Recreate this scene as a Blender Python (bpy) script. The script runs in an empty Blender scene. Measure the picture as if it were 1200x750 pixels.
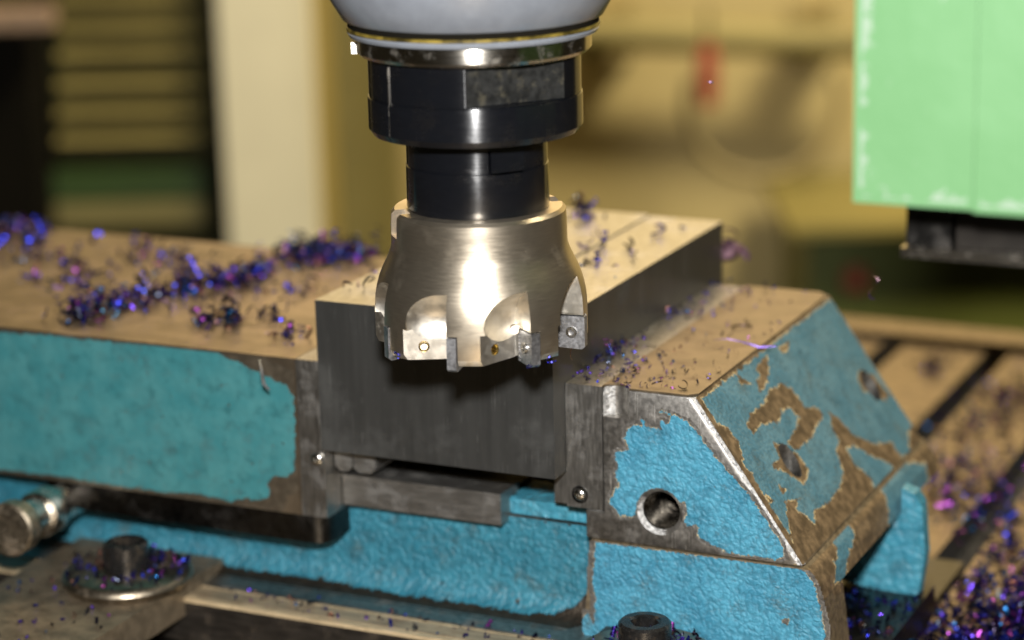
import bpy, bmesh, math, random
import numpy as np
from mathutils import Vector, Matrix
random.seed(7); rng = np.random.default_rng(7)
scene = bpy.context.scene
COL = scene.collection
S = 0.01                                   # all dimensions below are written in centimetres

# ------------------------------------------------------------------ camera
AZ, PITCH, ROLL, FPX = math.radians(25.258), math.radians(15.016), math.radians(-1.407), 2773.9
CAM = np.array([38.397, -78.658, 24.428])
FW = np.array([-math.sin(AZ)*math.cos(PITCH), math.cos(AZ)*math.cos(PITCH), -math.sin(PITCH)])
_r = np.cross(FW, [0, 0, 1.0]); _r /= np.linalg.norm(_r); _u = np.cross(_r, FW)
RT = math.cos(ROLL)*_r + math.sin(ROLL)*_u
UP = -math.sin(ROLL)*_r + math.cos(ROLL)*_u
cd = bpy.data.cameras.new('camera'); cam = bpy.data.objects.new('camera', cd); COL.objects.link(cam)
cam.matrix_world = Matrix(((RT[0], UP[0], -FW[0], CAM[0]*S), (RT[1], UP[1], -FW[1], CAM[1]*S),
                           (RT[2], UP[2], -FW[2], CAM[2]*S), (0, 0, 0, 1)))
cd.sensor_width = 36; cd.lens = FPX/1200*36; cd.clip_start = 0.05; cd.clip_end = 50
cd.dof.use_dof = True; cd.dof.focus_distance = 0.905; cd.dof.aperture_fstop = 5.0; cd.dof.aperture_blades = 0
scene.camera = cam

# ------------------------------------------------------------------ world, lamps, exposure
w = bpy.data.worlds.new('World'); scene.world = w; w.use_nodes = True
w.node_tree.nodes['Background'].inputs['Color'].default_value = (0.75, 0.62, 0.40, 1)
w.node_tree.nodes['Background'].inputs['Strength'].default_value = 0.022

def area(name, loc, target, power, size, color, shape='DISK', sy=None):
    l = bpy.data.lights.new(name, 'AREA'); l.energy = power; l.size = size; l.color = color; l.shape = shape
    if sy: l.size_y = sy
    o = bpy.data.objects.new(name, l); COL.objects.link(o); o.location = Vector(loc)*S
    o.rotation_euler = (Vector(target)-Vector(loc)).to_track_quat('-Z', 'Y').to_euler()
    return o
# camera-mounted flash just above the lens
area('camera_flash', (36.5, -77.0, 37.0), (-2, 4, -5), 20.5, 0.06, (1.0, 0.985, 0.97))
# warm workshop lamps hanging over the far side of the machine
area('workshop_lamp', (-60, 190, 150), (0, 10, -5), 30, 1.3, (1.0, 0.74, 0.44), 'RECTANGLE', 0.7)
area('ceiling_lamp', (60, 120, 190), (-60, 300, 10), 115, 0.8, (1.0, 0.86, 0.58), 'RECTANGLE', 0.5)

scene.view_settings.view_transform = 'Standard'
scene.view_settings.look = 'None'
scene.view_settings.exposure = 0.0
scene.view_settings.gamma = 1.0
scene.render.engine = 'CYCLES'
scene.cycles.use_denoising = True
scene.cycles.max_bounces = 8
scene.cycles.sample_clamp_indirect = 6.0

# ------------------------------------------------------------------ surveying helpers (points on known planes of the place)
def ray(px, py): return FW + RT*(px-600)/FPX - UP*(py-375)/FPX
def hit(px, py, p, n):
    d = ray(px, py); p = np.array(p, float); n = np.array(n, float)
    return CAM + d*(((p-CAM) @ n)/(d @ n))
def onz(px, py, z): return hit(px, py, (0, 0, z), (0, 0, 1))
def ony(px, py, y): return hit(px, py, (0, y, 0), (0, 1, 0))
HF = np.array([-math.sin(AZ), math.cos(AZ), 0]); HR = np.array([math.cos(AZ), math.sin(AZ), 0])
def bg(px, py, d): return hit(px, py, CAM + HF*d, HF)          # on an upright plane d cm away from the camera

# ------------------------------------------------------------------ object helpers
def link(o, parent=None):
    COL.objects.link(o)
    if parent: o.parent = parent
    return o
def tag(o, label, cat=None, group=None, kind=None):
    if label: o['label'] = label
    if cat: o['category'] = cat
    if group: o['group'] = group
    if kind: o['kind'] = kind
    return o
def thing(name, label, cat, loc=(0, 0, 0), group=None):
    o = bpy.data.objects.new(name, None); o.location = Vector(loc)*S; o.empty_display_size = 0.02
    link(o); return tag(o, label, cat, group)
def finish(name, bm, mat, parent=None, smooth=None, origin=None):
    """bmesh in world centimetres -> one mesh object"""
    bmesh.ops.recalc_face_normals(bm, faces=bm.faces)
    me = bpy.data.meshes.new(name); bm.to_mesh(me); bm.free()
    return finish_mesh(name, me, mat, parent, smooth, origin)
def finish_mesh(name, me, mat, parent=None, smooth=None, origin=None):
    org = Vector(origin) if origin is not None else Vector((0, 0, 0))
    me.transform(Matrix.Scale(S, 4) @ Matrix.Translation(-org))
    if smooth is not None:
        me.polygons.foreach_set('use_smooth', [True]*len(me.polygons))
        try: me.set_sharp_from_angle(angle=math.radians(smooth))
        except Exception: pass
    if mat is not None and not me.materials: me.materials.append(mat)
    o = bpy.data.objects.new(name, me); link(o, parent)
    wp = Vector((0, 0, 0)); q = parent
    while q is not None: wp += q.location; q = q.parent
    o.location = org*S - wp
    return o
def box(bm, x0, x1, y0, y1, z0, z1, M=None):
    vs = [Vector((x, y, z)) for x in (x0, x1) for y in (y0, y1) for z in (z0, z1)]
    if M is not None: vs = [M @ v for v in vs]
    v = [bm.verts.new(p) for p in vs]
    for f in ((0, 1, 3, 2), (4, 6, 7, 5), (0, 4, 5, 1), (2, 3, 7, 6), (0, 2, 6, 4), (1, 5, 7, 3)):
        bm.faces.new([v[i] for i in f])
    return v
def prism(bm, pts, axis, a, b, M=None):
    """pts in the two other axes; extruded along axis from a to b"""
    def mk(p, t):
        q = {'x': (t, p[0], p[1]), 'y': (p[0], t, p[1]), 'z': (p[0], p[1], t)}[axis]
        q = Vector(q); return M @ q if M is not None else q
    A = [bm.verts.new(mk(p, a)) for p in pts]; B = [bm.verts.new(mk(p, b)) for p in pts]
    n = len(pts); bm.faces.new(A); bm.faces.new(B[::-1])
    for i in range(n): bm.faces.new((A[i], B[i], B[(i+1) % n], A[(i+1) % n]))
def lathe(bm, prof, seg=96, M=None, closed=False):
    """prof = [(r,z)...]; r=0 ends are capped; closed profile makes a ring"""
    rings = []
    for r, z in prof:
        if r < 1e-6: rings.append([bm.verts.new(M @ Vector((0, 0, z)) if M else Vector((0, 0, z)))]); continue
        ring = []
        for i in range(seg):
            a = 2*math.pi*i/seg; p = Vector((r*math.cos(a), r*math.sin(a), z)); ring.append(bm.verts.new(M @ p if M else p))
        rings.append(ring)
    prs = list(zip(rings[:-1], rings[1:]))
    if closed: prs.append((rings[-1], rings[0]))
    for A, B in prs:
        for i in range(seg):
            j = (i+1) % seg
            if len(A) == 1 and len(B) == 1: continue
            if len(A) == 1: bm.faces.new((A[0], B[j], B[i]))
            elif len(B) == 1: bm.faces.new((A[i], A[j], B[0]))
            else: bm.faces.new((A[i], A[j], B[j], B[i]))
    if not closed:
        for R_ in (rings[0], rings[-1]):
            if len(R_) > 1: bm.faces.new(R_)
def bevel(bm, w_, seg=2, ang=25):
    es = [e for e in bm.edges if len(e.link_faces) == 2 and e.calc_face_angle(0) > math.radians(ang)]
    bmesh.ops.bevel(bm, geom=es, offset=w_, segments=seg, profile=0.6, affect='EDGES', clamp_overlap=True)
def frame(p, zdir, xhint=(1, 0, 0)):
    z = Vector(zdir).normalized(); x = Vector(xhint); x = (x - z*x.dot(z)).normalized(); y = z.cross(x)
    return Matrix(((x.x, y.x, z.x, p[0]), (x.y, y.y, z.y, p[1]), (x.z, y.z, z.z, p[2]), (0, 0, 0, 1)))
def tmp(bm):
    bmesh.ops.recalc_face_normals(bm, faces=bm.faces)
    me = bpy.data.meshes.new('tmp'); bm.to_mesh(me); bm.free()
    o = bpy.data.objects.new('tmp', me); COL.objects.link(o); return o
def boolean(bm, cutters):
    """exact difference of bm and each cutter bmesh; returns a mesh in cm"""
    a = tmp(bm); cs = [tmp(c) for c in cutters]
    for c in cs:
        m = a.modifiers.new('b', 'BOOLEAN'); m.operation = 'DIFFERENCE'; m.object = c; m.solver = 'EXACT'
    bpy.context.view_layer.update()
    dg = bpy.context.evaluated_depsgraph_get()
    me = bpy.data.meshes.new_from_object(a.evaluated_get(dg))
    for o in [a]+cs:
        d = o.data; bpy.data.objects.remove(o); bpy.data.meshes.remove(d)
    return me
def new_bm(): return bmesh.new()

# ------------------------------------------------------------------ materials
class NT:
    def __init__(s, name):
        s.m = bpy.data.materials.new(name); s.m.use_nodes = True; s.t = s.m.node_tree
        s.b = s.t.nodes['Principled BSDF']; s._pos = None
    def n(s, t, **k):
        q = s.t.nodes.new(t)
        for a, v in k.items(): setattr(q, a, v)
        return q
    def l(s, a, b): s.t.links.new(a, b)
    def put(s, sock, v):
        if hasattr(v, 'is_output') or isinstance(v, bpy.types.NodeSocket): s.l(v, sock)
        else: sock.default_value = v
    def pos(s, scale=(1, 1, 1)):
        g = s.n('ShaderNodeNewGeometry'); mp = s.n('ShaderNodeMapping')
        mp.inputs['Scale'].default_value = [100*k for k in scale]; s.l(g.outputs['Position'], mp.inputs['Vector'])
        return mp.outputs['Vector']
    def noise(s, scale, detail=4, rough=0.55, stretch=(1, 1, 1), dist=0.0):
        q = s.n('ShaderNodeTexNoise'); q.inputs['Scale'].default_value = scale; q.inputs['Detail'].default_value = detail
        q.inputs['Roughness'].default_value = rough; q.inputs['Distortion'].default_value = dist
        s.l(s.pos(stretch), q.inputs['Vector']); return q.outputs['Fac']
    def voro(s, scale, stretch=(1, 1, 1), feature='F1'):
        q = s.n('ShaderNodeTexVoronoi', feature=feature); q.inputs['Scale'].default_value = scale
        s.l(s.pos(stretch), q.inputs['Vector']); return q.outputs['Distance']
    def math(s, op, a, b=0.0, clamp=False):
        q = s.n('ShaderNodeMath', operation=op, use_clamp=clamp); s.put(q.inputs[0], a); s.put(q.inputs[1], b); return q.outputs[0]
    def ramp(s, v, a, b, lo=0.0, hi=1.0):
        q = s.n('ShaderNodeMapRange', interpolation_type='SMOOTHSTEP'); s.put(q.inputs['Value'], v)
        q.inputs['From Min'].default_value = a; q.inputs['From Max'].default_value = b
        q.inputs['To Min'].default_value = lo; q.inputs['To Max'].default_value = hi; return q.outputs['Result']
    def mix(s, f, a, b):
        q = s.n('ShaderNodeMix', data_type='RGBA'); s.put(q.inputs[0], f)
        s.put(q.inputs[6], a if not isinstance(a, tuple) else (*a, 1)); s.put(q.inputs[7], b if not isinstance(b, tuple) else (*b, 1))
        return q.outputs[2]
    def mixf(s, f, a, b):
        q = s.n('ShaderNodeMix', data_type='FLOAT'); s.put(q.inputs[0], f); s.put(q.inputs[2], a); s.put(q.inputs[3], b); return q.outputs[0]
    def bump(s, h, dist, strength=1.0, prev=None):
        q = s.n('ShaderNodeBump'); q.inputs['Distance'].default_value = dist; q.inputs['Strength'].default_value = strength
        s.l(h, q.inputs['Height'])
        if prev is not None: s.l(prev, q.inputs['Normal'])
        return q.outputs['Normal']
    def set(s, **k):
        for a, v in k.items():
            sock = s.b.inputs[a.replace('_', ' ')]
            s.put(sock, (*v, 1) if isinstance(v, tuple) and len(v) == 3 else v)
        return s.m

TROT = 0.25
def metal(name, col, rough, grain=(1, 1, 1), gs=6.0, var=0.35, bump=0.00002, dirt=(0.09, 0.07, 0.045), dirt_amt=0.35, metallic=1.0, dscale=0.9, scr=0.0, turned=0.0):
    t = NT(name)
    g = t.noise(gs, 5, 0.6, grain); d = t.noise(dscale, 6, 0.65); f = t.noise(25, 3, 0.6)
    c = t.mix(t.ramp(g, 0.3, 0.7), tuple(x*(1-var) for x in col), tuple(min(1, x*(1+var*0.5)) for x in col))
    dm = t.math('MULTIPLY', t.ramp(d, 0.5, 0.72), dirt_amt)
    c = t.mix(dm, c, dirt)
    if scr:
        g_ = t.n('ShaderNodeNewGeometry'); mp = t.n('ShaderNodeMapping'); mp.inputs['Rotation'].default_value = (0.1, 0.9, 0.3); mp.inputs['Scale'].default_value = (1400, 1400, 45)
        t.l(g_.outputs['Position'], mp.inputs['Vector']); q = t.n('ShaderNodeTexNoise'); q.inputs['Scale'].default_value = 1.0; q.inputs['Detail'].default_value = 2
        t.l(mp.outputs['Vector'], q.inputs['Vector'])
        sm = t.math('MULTIPLY', t.math('MULTIPLY', t.ramp(q.outputs['Fac'], 0.60, 0.68), t.ramp(t.noise(0.8, 3, 0.6), 0.48, 0.62)), scr)
        c = t.mix(sm, c, tuple(min(1, x*2.3) for x in col))
    if turned:
        tg = t.n('ShaderNodeTangent', direction_type='RADIAL', axis='Z'); t.l(tg.outputs['Tangent'], t.b.inputs['Tangent'])
        t.b.inputs['Anisotropic'].default_value = turned; t.b.inputs['Anisotropic Rotation'].default_value = TROT
    r = t.math('ADD', t.math('ADD', rough-0.08, t.math('MULTIPLY', g, 0.16)), t.math('MULTIPLY', dm, 0.35), clamp=True)
    n = t.bump(t.math('ADD', g, t.math('MULTIPLY', f, 0.5)), bump)
    return t.set(Base_Color=c, Metallic=t.mixf(dm, metallic, metallic*0.6), Roughness=r, Normal=n)

def painted(name, col_a, col_b, cast=0.00035, cscale=3.6, bare=(0.30, 0.27, 0.22), bare_rough=0.42, primer=(0.52, 0.40, 0.20), edge=0.10, rough=0.48, use_attr=True, chips=0.0, primer_w=0.055, bmet=0.9, grime=0.35, pits=0.30):
    """worn machine paint over cast metal; the painted extent is the point attribute paint (cm inside the coat)"""
    t = NT(name)
    big = t.noise(0.55, 4, 0.6); fine = t.noise(14, 4, 0.6)
    lump = t.noise(cscale, 2, 0.5); lump2 = t.noise(cscale*2.6, 3, 0.6); pit = t.voro(cscale*0.8)
    if use_attr:
        a = t.n('ShaderNodeAttribute', attribute_name='paint').outputs['Fac']
    else:
        a = t.math('ADD', 0.6, 0.0)
    e1 = t.math('MULTIPLY', t.math('SUBTRACT', t.noise(3.0, 6, 0.68), 0.5), edge*5.0)
    e1 = t.math('ADD', e1, t.math('MULTIPLY', t.math('SUBTRACT', t.noise(11.0, 4, 0.7), 0.5), edge*1.6))
    s = t.math('ADD', a, e1)
    spots = t.noise(2.3, 5, 0.62)                                     # flaked-off spots inside the coat
    s = t.math('SUBTRACT', s, t.math('MULTIPLY', t.ramp(spots, 0.70-chips, 0.715-chips), 2.0))
    paint = t.ramp(s, 0.0, 0.012)
    prim = t.math('MULTIPLY', t.ramp(s, -primer_w, -primer_w+0.012), t.math('SUBTRACT', 1.0, paint))
    prim = t.math('MULTIPLY', prim, t.ramp(t.noise(1.9, 4, 0.65), 0.44, 0.52))
    pc = t.mix(t.ramp(big, 0.35, 0.65), col_a, col_b)
    pc = t.mix(t.math('MULTIPLY', t.ramp(t.noise(1.3, 6, 0.7), 0.48, 0.70), 0.6), pc, tuple(x*0.5 for x in col_a))
    gr = t.math('MULTIPLY', t.ramp(t.math('ADD', t.noise(0.7, 7, 0.72), t.math('MULTIPLY', t.math('SUBTRACT', t.noise(9, 4, 0.7), 0.5), 0.5)), 0.52, 0.70), grime)
    pc = t.mix(gr, pc, (0.055, 0.075, 0.07))
    mc = t.mix(t.ramp(t.noise(2.0, 5, 0.65), 0.35, 0.7), tuple(x*(0.62 if bmet > 0.8 else 0.38) for x in bare), bare)
    sv = t.n('ShaderNodeTexVoronoi', feature='SMOOTH_F1'); sv.inputs['Scale'].default_value = cscale; sv.inputs['Smoothness'].default_value = 0.35
    wv = t.n('ShaderNodeVectorMath', operation='ADD'); t.l(t.pos(), wv.inputs[0])
    wn = t.n('ShaderNodeTexNoise'); wn.inputs['Scale'].default_value = 1.7; wn.inputs['Detail'].default_value = 3; t.l(t.pos(), wn.inputs['Vector'])
    wsc = t.n('ShaderNodeVectorMath', operation='SCALE'); wsc.inputs['Scale'].default_value = 0.55; t.l(wn.outputs['Color'], wsc.inputs[0]); t.l(wsc.outputs[0], wv.inputs[1]); t.l(wv.outputs[0], sv.inputs['Vector'])
    h = t.math('ADD', t.math('MULTIPLY', lump, 0.5), t.math('MULTIPLY', lump2, 0.35))
    h = t.math('SUBTRACT', h, t.math('MULTIPLY', sv.outputs['Distance'], 0.75))
    pc = t.mix(t.math('MULTIPLY', t.ramp(sv.outputs['Distance'], 0.40, 0.75), pits), pc, tuple(x*0.35 for x in col_a))
    c = t.mix(prim, mc, primer); c = t.mix(paint, c, pc)
    h = t.math('ADD', t.math('MULTIPLY', h, t.mixf(paint, 0.35, 1.0)), t.math('MULTIPLY', fine, 0.07))
    n1 = t.bump(h, cast)
    n2 = t.bump(t.math('ADD', paint, t.math('MULTIPLY', prim, 0.5)), 0.00022, 1.0, n1)
    rr = t.mixf(paint, t.math('ADD', bare_rough-0.1, t.math('MULTIPLY', fine, 0.25)), t.math('ADD', rough-0.08, t.math('MULTIPLY', fine, 0.2)))
    met = t.math('MULTIPLY', t.math('SUBTRACT', 1.0, t.math('ADD', paint, prim), clamp=True), bmet)
    return t.set(Base_Color=c, Metallic=met, Roughness=rr, Normal=n2)

def plain(name, col, rough=0.6, metallic=0.0, var=0.2, scale=1.0, bump=0.0):
    t = NT(name); g = t.noise(scale, 5, 0.6)
    c = t.mix(t.ramp(g, 0.3, 0.7), tuple(x*(1-var) for x in col), tuple(min(1, x*(1+var)) for x in col))
    k = dict(Base_Color=c, Roughness=rough, Metallic=metallic)
    if bump: k['Normal'] = t.bump(g, bump)
    return t.set(**k)

M = {}
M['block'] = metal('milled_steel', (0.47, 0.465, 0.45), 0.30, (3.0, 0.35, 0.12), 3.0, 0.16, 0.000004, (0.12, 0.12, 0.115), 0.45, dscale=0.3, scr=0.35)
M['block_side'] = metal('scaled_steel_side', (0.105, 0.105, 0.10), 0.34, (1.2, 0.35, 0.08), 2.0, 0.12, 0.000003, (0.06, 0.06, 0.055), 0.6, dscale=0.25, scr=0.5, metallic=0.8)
M['jaw_top'] = metal('oily_jaw_top', (0.155, 0.12, 0.076), 0.44, (1, 1, 1), 0.7, 0.22, 0.000008, (0.12, 0.075, 0.035), 0.6, 0.75, dscale=0.6)
M['jaw_steel'] = metal('oily_jaw_steel', (0.27, 0.215, 0.15), 0.38, (1, 1, 1), 0.6, 0.25, 0.000006, (0.14, 0.09, 0.045), 0.6, 0.9, dscale=0.5, scr=0.25)
M['plate_steel'] = metal('hardened_plate_steel', (0.30, 0.29, 0.27), 0.42, (2.5, 2.5, 0.3), 4.0, 0.3, 0.00002, (0.06, 0.05, 0.04), 0.5)
M['cast_bare'] = metal('bare_cast_iron', (0.34, 0.325, 0.30), 0.42, (1, 1, 1), 4.0, 0.3, 0.00010, (0.12, 0.10, 0.075), 0.4, scr=0.8)
M['worn_edge'] = metal('worn_bright_edge', (0.66, 0.65, 0.63), 0.46, (1, 1, 1), 6.0, 0.6, 0.0007, (0.2, 0.18, 0.15), 0.6, dscale=3)
M['brown_cast'] = metal('brown_bare_casting', (0.20, 0.155, 0.095), 0.5, (1, 1, 1), 4.0, 0.45, 0.00025, (0.10, 0.075, 0.045), 0.6, metallic=0.6)
M['oily_dark'] = metal('oily_black_steel', (0.05, 0.048, 0.045), 0.30, (1, 1, 1), 3.0, 0.3, 0.00003, (0.03, 0.025, 0.02), 0.6)
M['thread'] = metal('oily_thread_steel', (0.09, 0.08, 0.065), 0.25, (1, 1, 1), 5.0, 0.5, 0.00004, (0.04, 0.03, 0.02), 0.8, dscale=3)
M['guide'] = metal('ground_guide_steel', (0.34, 0.33, 0.31), 0.45, (0.3, 2, 2), 4.0, 0.2, 0.00001, (0.07, 0.06, 0.05), 0.4)
M['flange'] = metal('bare_flange_steel', (0.075, 0.065, 0.055), 0.4, (0.4, 2, 2), 2.0, 0.3, 0.00003, (0.07, 0.05, 0.03), 0.6, metallic=0.85)
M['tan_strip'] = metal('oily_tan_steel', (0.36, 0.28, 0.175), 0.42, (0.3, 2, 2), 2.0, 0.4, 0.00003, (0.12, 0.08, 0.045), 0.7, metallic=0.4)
M['edge_glint'] = metal('painted_edge_glint', (0.62, 0.48, 0.29), 0.42, (0.3, 2, 2), 3.0, 0.3, 0.00003, (0.2, 0.14, 0.07), 0.6, metallic=0.45)  # pale tan that puts flash glints on the flange edges into colour
M['nickel'] = metal('satin_nickel', (0.57, 0.495, 0.385), 0.33, (0.6, 0.6, 9), 3.0, 0.08, 0.000004, (0.30, 0.24, 0.16), 0.12, dscale=0.7, turned=0.35, metallic=0.96)
M['pocket'] = metal('pocket_steel', (0.74, 0.69, 0.60), 0.40, (1, 1, 1), 3.0, 0.12, 0.000005, (0.25, 0.2, 0.13), 0.3, dscale=1.5)
M['carbide'] = metal('carbide', (0.42, 0.42, 0.43), 0.42, (1, 1, 1), 8.0, 0.3, 0.00001, (0.05, 0.05, 0.05), 0.4)
M['black'] = metal('black_oxide', (0.004, 0.0045, 0.006), 0.21, (0.5, 0.5, 10), 3.0, 0.2, 0.000002, (0.008, 0.007, 0.006), 0.3, metallic=0.0, turned=0.9)
M['black'].node_tree.nodes['Principled BSDF'].inputs['Specular IOR Level'].default_value = 0.95
M['black_worn'] = metal('worn_black_oxide', (0.022, 0.022, 0.021), 0.36, (1, 1, 1), 3.0, 0.5, 0.00001, (0.07, 0.06, 0.035), 0.6, metallic=0.3, dscale=1.8)
M['polished'] = metal('polished_steel', (0.60, 0.56, 0.49), 0.22, (0.4, 0.4, 10), 3.0, 0.15, 0.000002, (0.12, 0.09, 0.05), 0.4, dscale=1.6, turned=0.8)
M['brass'] = metal('brass_bush', (0.72, 0.56, 0.24), 0.24, (1, 1, 1), 5.0, 0.2, 0.00001)
M['screw'] = metal('screw_steel', (0.62, 0.60, 0.56), 0.2, (1, 1, 1), 6.0, 0.2, 0.00001)
M['strap'] = metal('oily_strap_steel', (0.19, 0.15, 0.10), 0.42, (1, 1, 1), 1.5, 0.35, 0.00003, (0.09, 0.065, 0.04), 0.7, metallic=0.6)
M['bolt'] = metal('black_bolt', (0.05, 0.048, 0.046), 0.26, (1, 1, 1), 6.0, 0.3, 0.00002, (0.14, 0.10, 0.06), 0.6, metallic=0.8, dscale=2)
M['washer'] = metal('washer_steel', (0.32, 0.27, 0.20), 0.38, (1, 1, 1), 5.0, 0.3, 0.00003, (0.11, 0.07, 0.04), 0.7)
M['spindle'] = plain('grey_spindle_enamel', (0.20, 0.215, 0.24), 0.24, 0.2, 0.08, 1.0)
M['spindle_oil'] = plain('oily_yellow_band', (0.13, 0.095, 0.018), 0.3, 0.0, 0.8, 1.6)
M['red_dot'] = plain('red_mark', (0.7, 0.03, 0.02), 0.4)
M['paint_right'] = painted('cyan_worn_paint', (0.030, 0.175, 0.265), (0.052, 0.235, 0.335), 0.0008, 5.2, primer_w=0.022, rough=0.56, grime=0.6, bare=(0.34, 0.325, 0.30))
M['paint_slope'] = painted('cyan_worn_paint_slope', (0.052, 0.15, 0.20), (0.085, 0.19, 0.235), 0.0004, 6.0, bare=(0.29, 0.205, 0.115), bare_rough=0.5, bmet=0.55, grime=0.55, edge=0.13, primer=(0.52, 0.40, 0.20))
M['paint_left'] = painted('teal_worn_paint', (0.030, 0.145, 0.158), (0.047, 0.17, 0.178), 0.0003, 2.0, bare=(0.27, 0.225, 0.165), edge=0.10, rough=0.36, pits=0.06, chips=0.02, primer_w=0.0)
M['paint_bed'] = painted('cyan_bed_paint', (0.016, 0.13, 0.185), (0.028, 0.165, 0.225), 0.0010, 4.0, grime=0.6, edge=0.16, bare=(0.10, 0.08, 0.06), primer_w=0.0, chips=0.03)
M['paint_solid'] = painted('cyan_cast_paint', (0.030, 0.19, 0.27), (0.045, 0.23, 0.31), 0.0013, 2.6, use_attr=False, chips=0.0)
M['table'] = metal('oily_table_steel', (0.19, 0.15, 0.10), 0.45, (1, 1, 1), 1.5, 0.3, 0.00003, (0.10, 0.07, 0.035), 0.8, dscale=0.5)
M['slot'] = plain('dark_slot_iron', (0.008, 0.007, 0.006), 0.8)
M['wall'] = plain('tan_wall_paint', (0.45, 0.365, 0.165), 0.7, 0.0, 0.06, 0.02)
M['cream'] = plain('cream_enamel', (0.80, 0.73, 0.50), 0.5, 0.0, 0.05, 0.05)
M['olive'] = plain('dark_olive_enamel', (0.045, 0.042, 0.014), 0.5, 0.0, 0.2, 0.05)
M['olive2'] = plain('olive_panel_enamel', (0.22, 0.185, 0.06), 0.6, 0.0, 0.1, 0.05)
M['slat'] = plain('olive_louvre_enamel', (0.30, 0.245, 0.08), 0.5, 0.0, 0.2, 0.05)
M['darkgreen'] = plain('dark_green_enamel', (0.035, 0.07, 0.008), 0.5, 0.0, 0.2, 0.05)
M['blackpaint'] = plain('black_enamel', (0.006, 0.005, 0.003), 0.9, 0.0, 0.2, 0.05)
for k_ in ('blackpaint', 'olive'): M[k_].node_tree.nodes['Principled BSDF'].inputs['Specular IOR Level'].default_value = 0.08
M['yellowtrim'] = plain('yellow_trim', (0.30, 0.23, 0.06), 0.5, 0.0, 0.1, 0.05)
M['red'] = plain('red_plastic', (0.30, 0.05, 0.03), 0.5)
M['hose'] = plain('tan_hose_rubber', (0.27, 0.215, 0.095), 0.6)
M['black_rubber'] = plain('black_machine_iron', (0.014, 0.012, 0.01), 0.3, 0.3)
t = NT('light_green_enamel')
ao = t.noise(1.1, 6, 0.7)
gc = t.mix(t.ramp(t.noise(0.25, 3), 0.35, 0.65), (0.096, 0.212, 0.090), (0.106, 0.225, 0.10))
at = t.n('ShaderNodeAttribute', attribute_name='paint').outputs['Fac']
chip = t.ramp(t.math('ADD', at, t.math('MULTIPLY', t.math('SUBTRACT', ao, 0.5), 3.2)), 0.0, 0.15)
sp = t.ramp(t.noise(1.5, 2, 0.5), 0.70, 0.76)
gc = t.mix(t.math('MULTIPLY', sp, 0.6), gc, (0.15, 0.24, 0.145))
M['green'] = t.set(Base_Color=t.mix(chip, (0.20, 0.27, 0.195), gc), Roughness=0.4, Normal=t.bump(t.noise(0.8, 3), 0.0003))

# iridescent heat-blued swarf; colour comes with each chip
t = NT('heat_blued_swarf')
ca = t.n('ShaderNodeAttribute', attribute_name='tint').outputs['Color']
M['swarf'] = t.set(Base_Color=ca, Metallic=0.9, Roughness=t.ramp(t.noise(20, 2), 0.3, 0.7, 0.18, 0.4))

# ------------------------------------------------------------------ painted coats: fine sheets lying on a face, with the outline of the worn paint
def sdpoly(P, poly):
    """signed distance (inside positive) of points P (n,2) to polygon"""
    poly = np.asarray(poly, float); d = np.full(len(P), 1e9); ins = np.zeros(len(P), bool)
    for i in range(len(poly)):
        a, b = poly[i], poly[(i+1) % len(poly)]; e = b-a; wv = P-a
        tt = np.clip((wv @ e)/max(e @ e, 1e-12), 0, 1); q = wv-tt[:, None]*e
        d = np.minimum(d, np.hypot(q[:, 0], q[:, 1]))
        c = ((a[1] <= P[:, 1]) != (b[1] <= P[:, 1]))
        with np.errstate(divide='ignore', invalid='ignore'):
            xi = a[0]+(P[:, 1]-a[1])*(b[0]-a[0])/(b[1]-a[1] if b[1] != a[1] else 1e-12)
        ins ^= c & (P[:, 0] < xi)
    return np.where(ins, d, -d)
def coat(name, mat, parent, O, U, V, lu, lv, res, paints=None, bares=(), islands=(), holes=(), cull=-0.5, lift=0.012, inset=None, warp=None):
    """grid sheet O + u U + v V; polygons given as (u,v) lists"""
    O, U, V = (np.array(a, float) for a in (O, U, V)); N = np.cross(U, V); N /= np.linalg.norm(N)
    nu, nv = max(2, int(lu/res)), max(2, int(lv/res))
    uu, vv = np.meshgrid(np.linspace(0, lu, nu+1), np.linspace(0, lv, nv+1), indexing='ij')
    P = np.stack([uu.ravel(), vv.ravel()], 1)
    s = np.full(len(P), 0.6)
    if paints is not None:
        s = np.full(len(P), -9.0)
        for p in paints: s = np.maximum(s, sdpoly(P, p))
    for p in bares: s = np.minimum(s, -sdpoly(P, p))
    for p in islands: s = np.maximum(s, sdpoly(P, p))
    if inset is not None:                                       # (u0,u1,v0,v1): bare margins
        a0, a1, b0, b1 = inset
        s = np.minimum(s, np.minimum(np.minimum(P[:, 0]-a0, lu-a1-P[:, 0]), np.minimum(P[:, 1]-b0, lv-b1-P[:, 1])))
    X = O + P[:, :1]*U + P[:, 1:]*V + N*lift
    if warp is not None: X = warp(X, P)
    idx = np.arange(len(P)).reshape(nu+1, nv+1)
    F = np.stack([idx[:-1, :-1], idx[1:, :-1], idx[1:, 1:], idx[:-1, 1:]], -1).reshape(-1, 4)
    keep = (s[F].max(1) > cull)
    cen = P[F].mean(1)
    for hu, hv, hr in holes: keep &= np.hypot(cen[:, 0]-hu, cen[:, 1]-hv) > hr
    F = F[keep]
    used = np.unique(F); mp = np.full(len(P), -1); mp[used] = np.arange(len(used))
    me = bpy.data.meshes.new(name); me.from_pydata((X[used]).tolist(), [], mp[F].tolist())
    at = me.attributes.new('paint', 'FLOAT', 'POINT'); at.data.foreach_set('value', np.clip(s[used], -2, 0.6).astype(np.float32))
    return finish_mesh(name, me, mat, parent, 60)
def uvs(pxs, O, U, V):
    O, U, V = (np.array(a, float) for a in (O, U, V)); n = np.cross(U, V); out = []
    for q in pxs:
        X = hit(q[0], q[1], O, n)-O; out.append((X @ U, X @ V))
    return out
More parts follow.
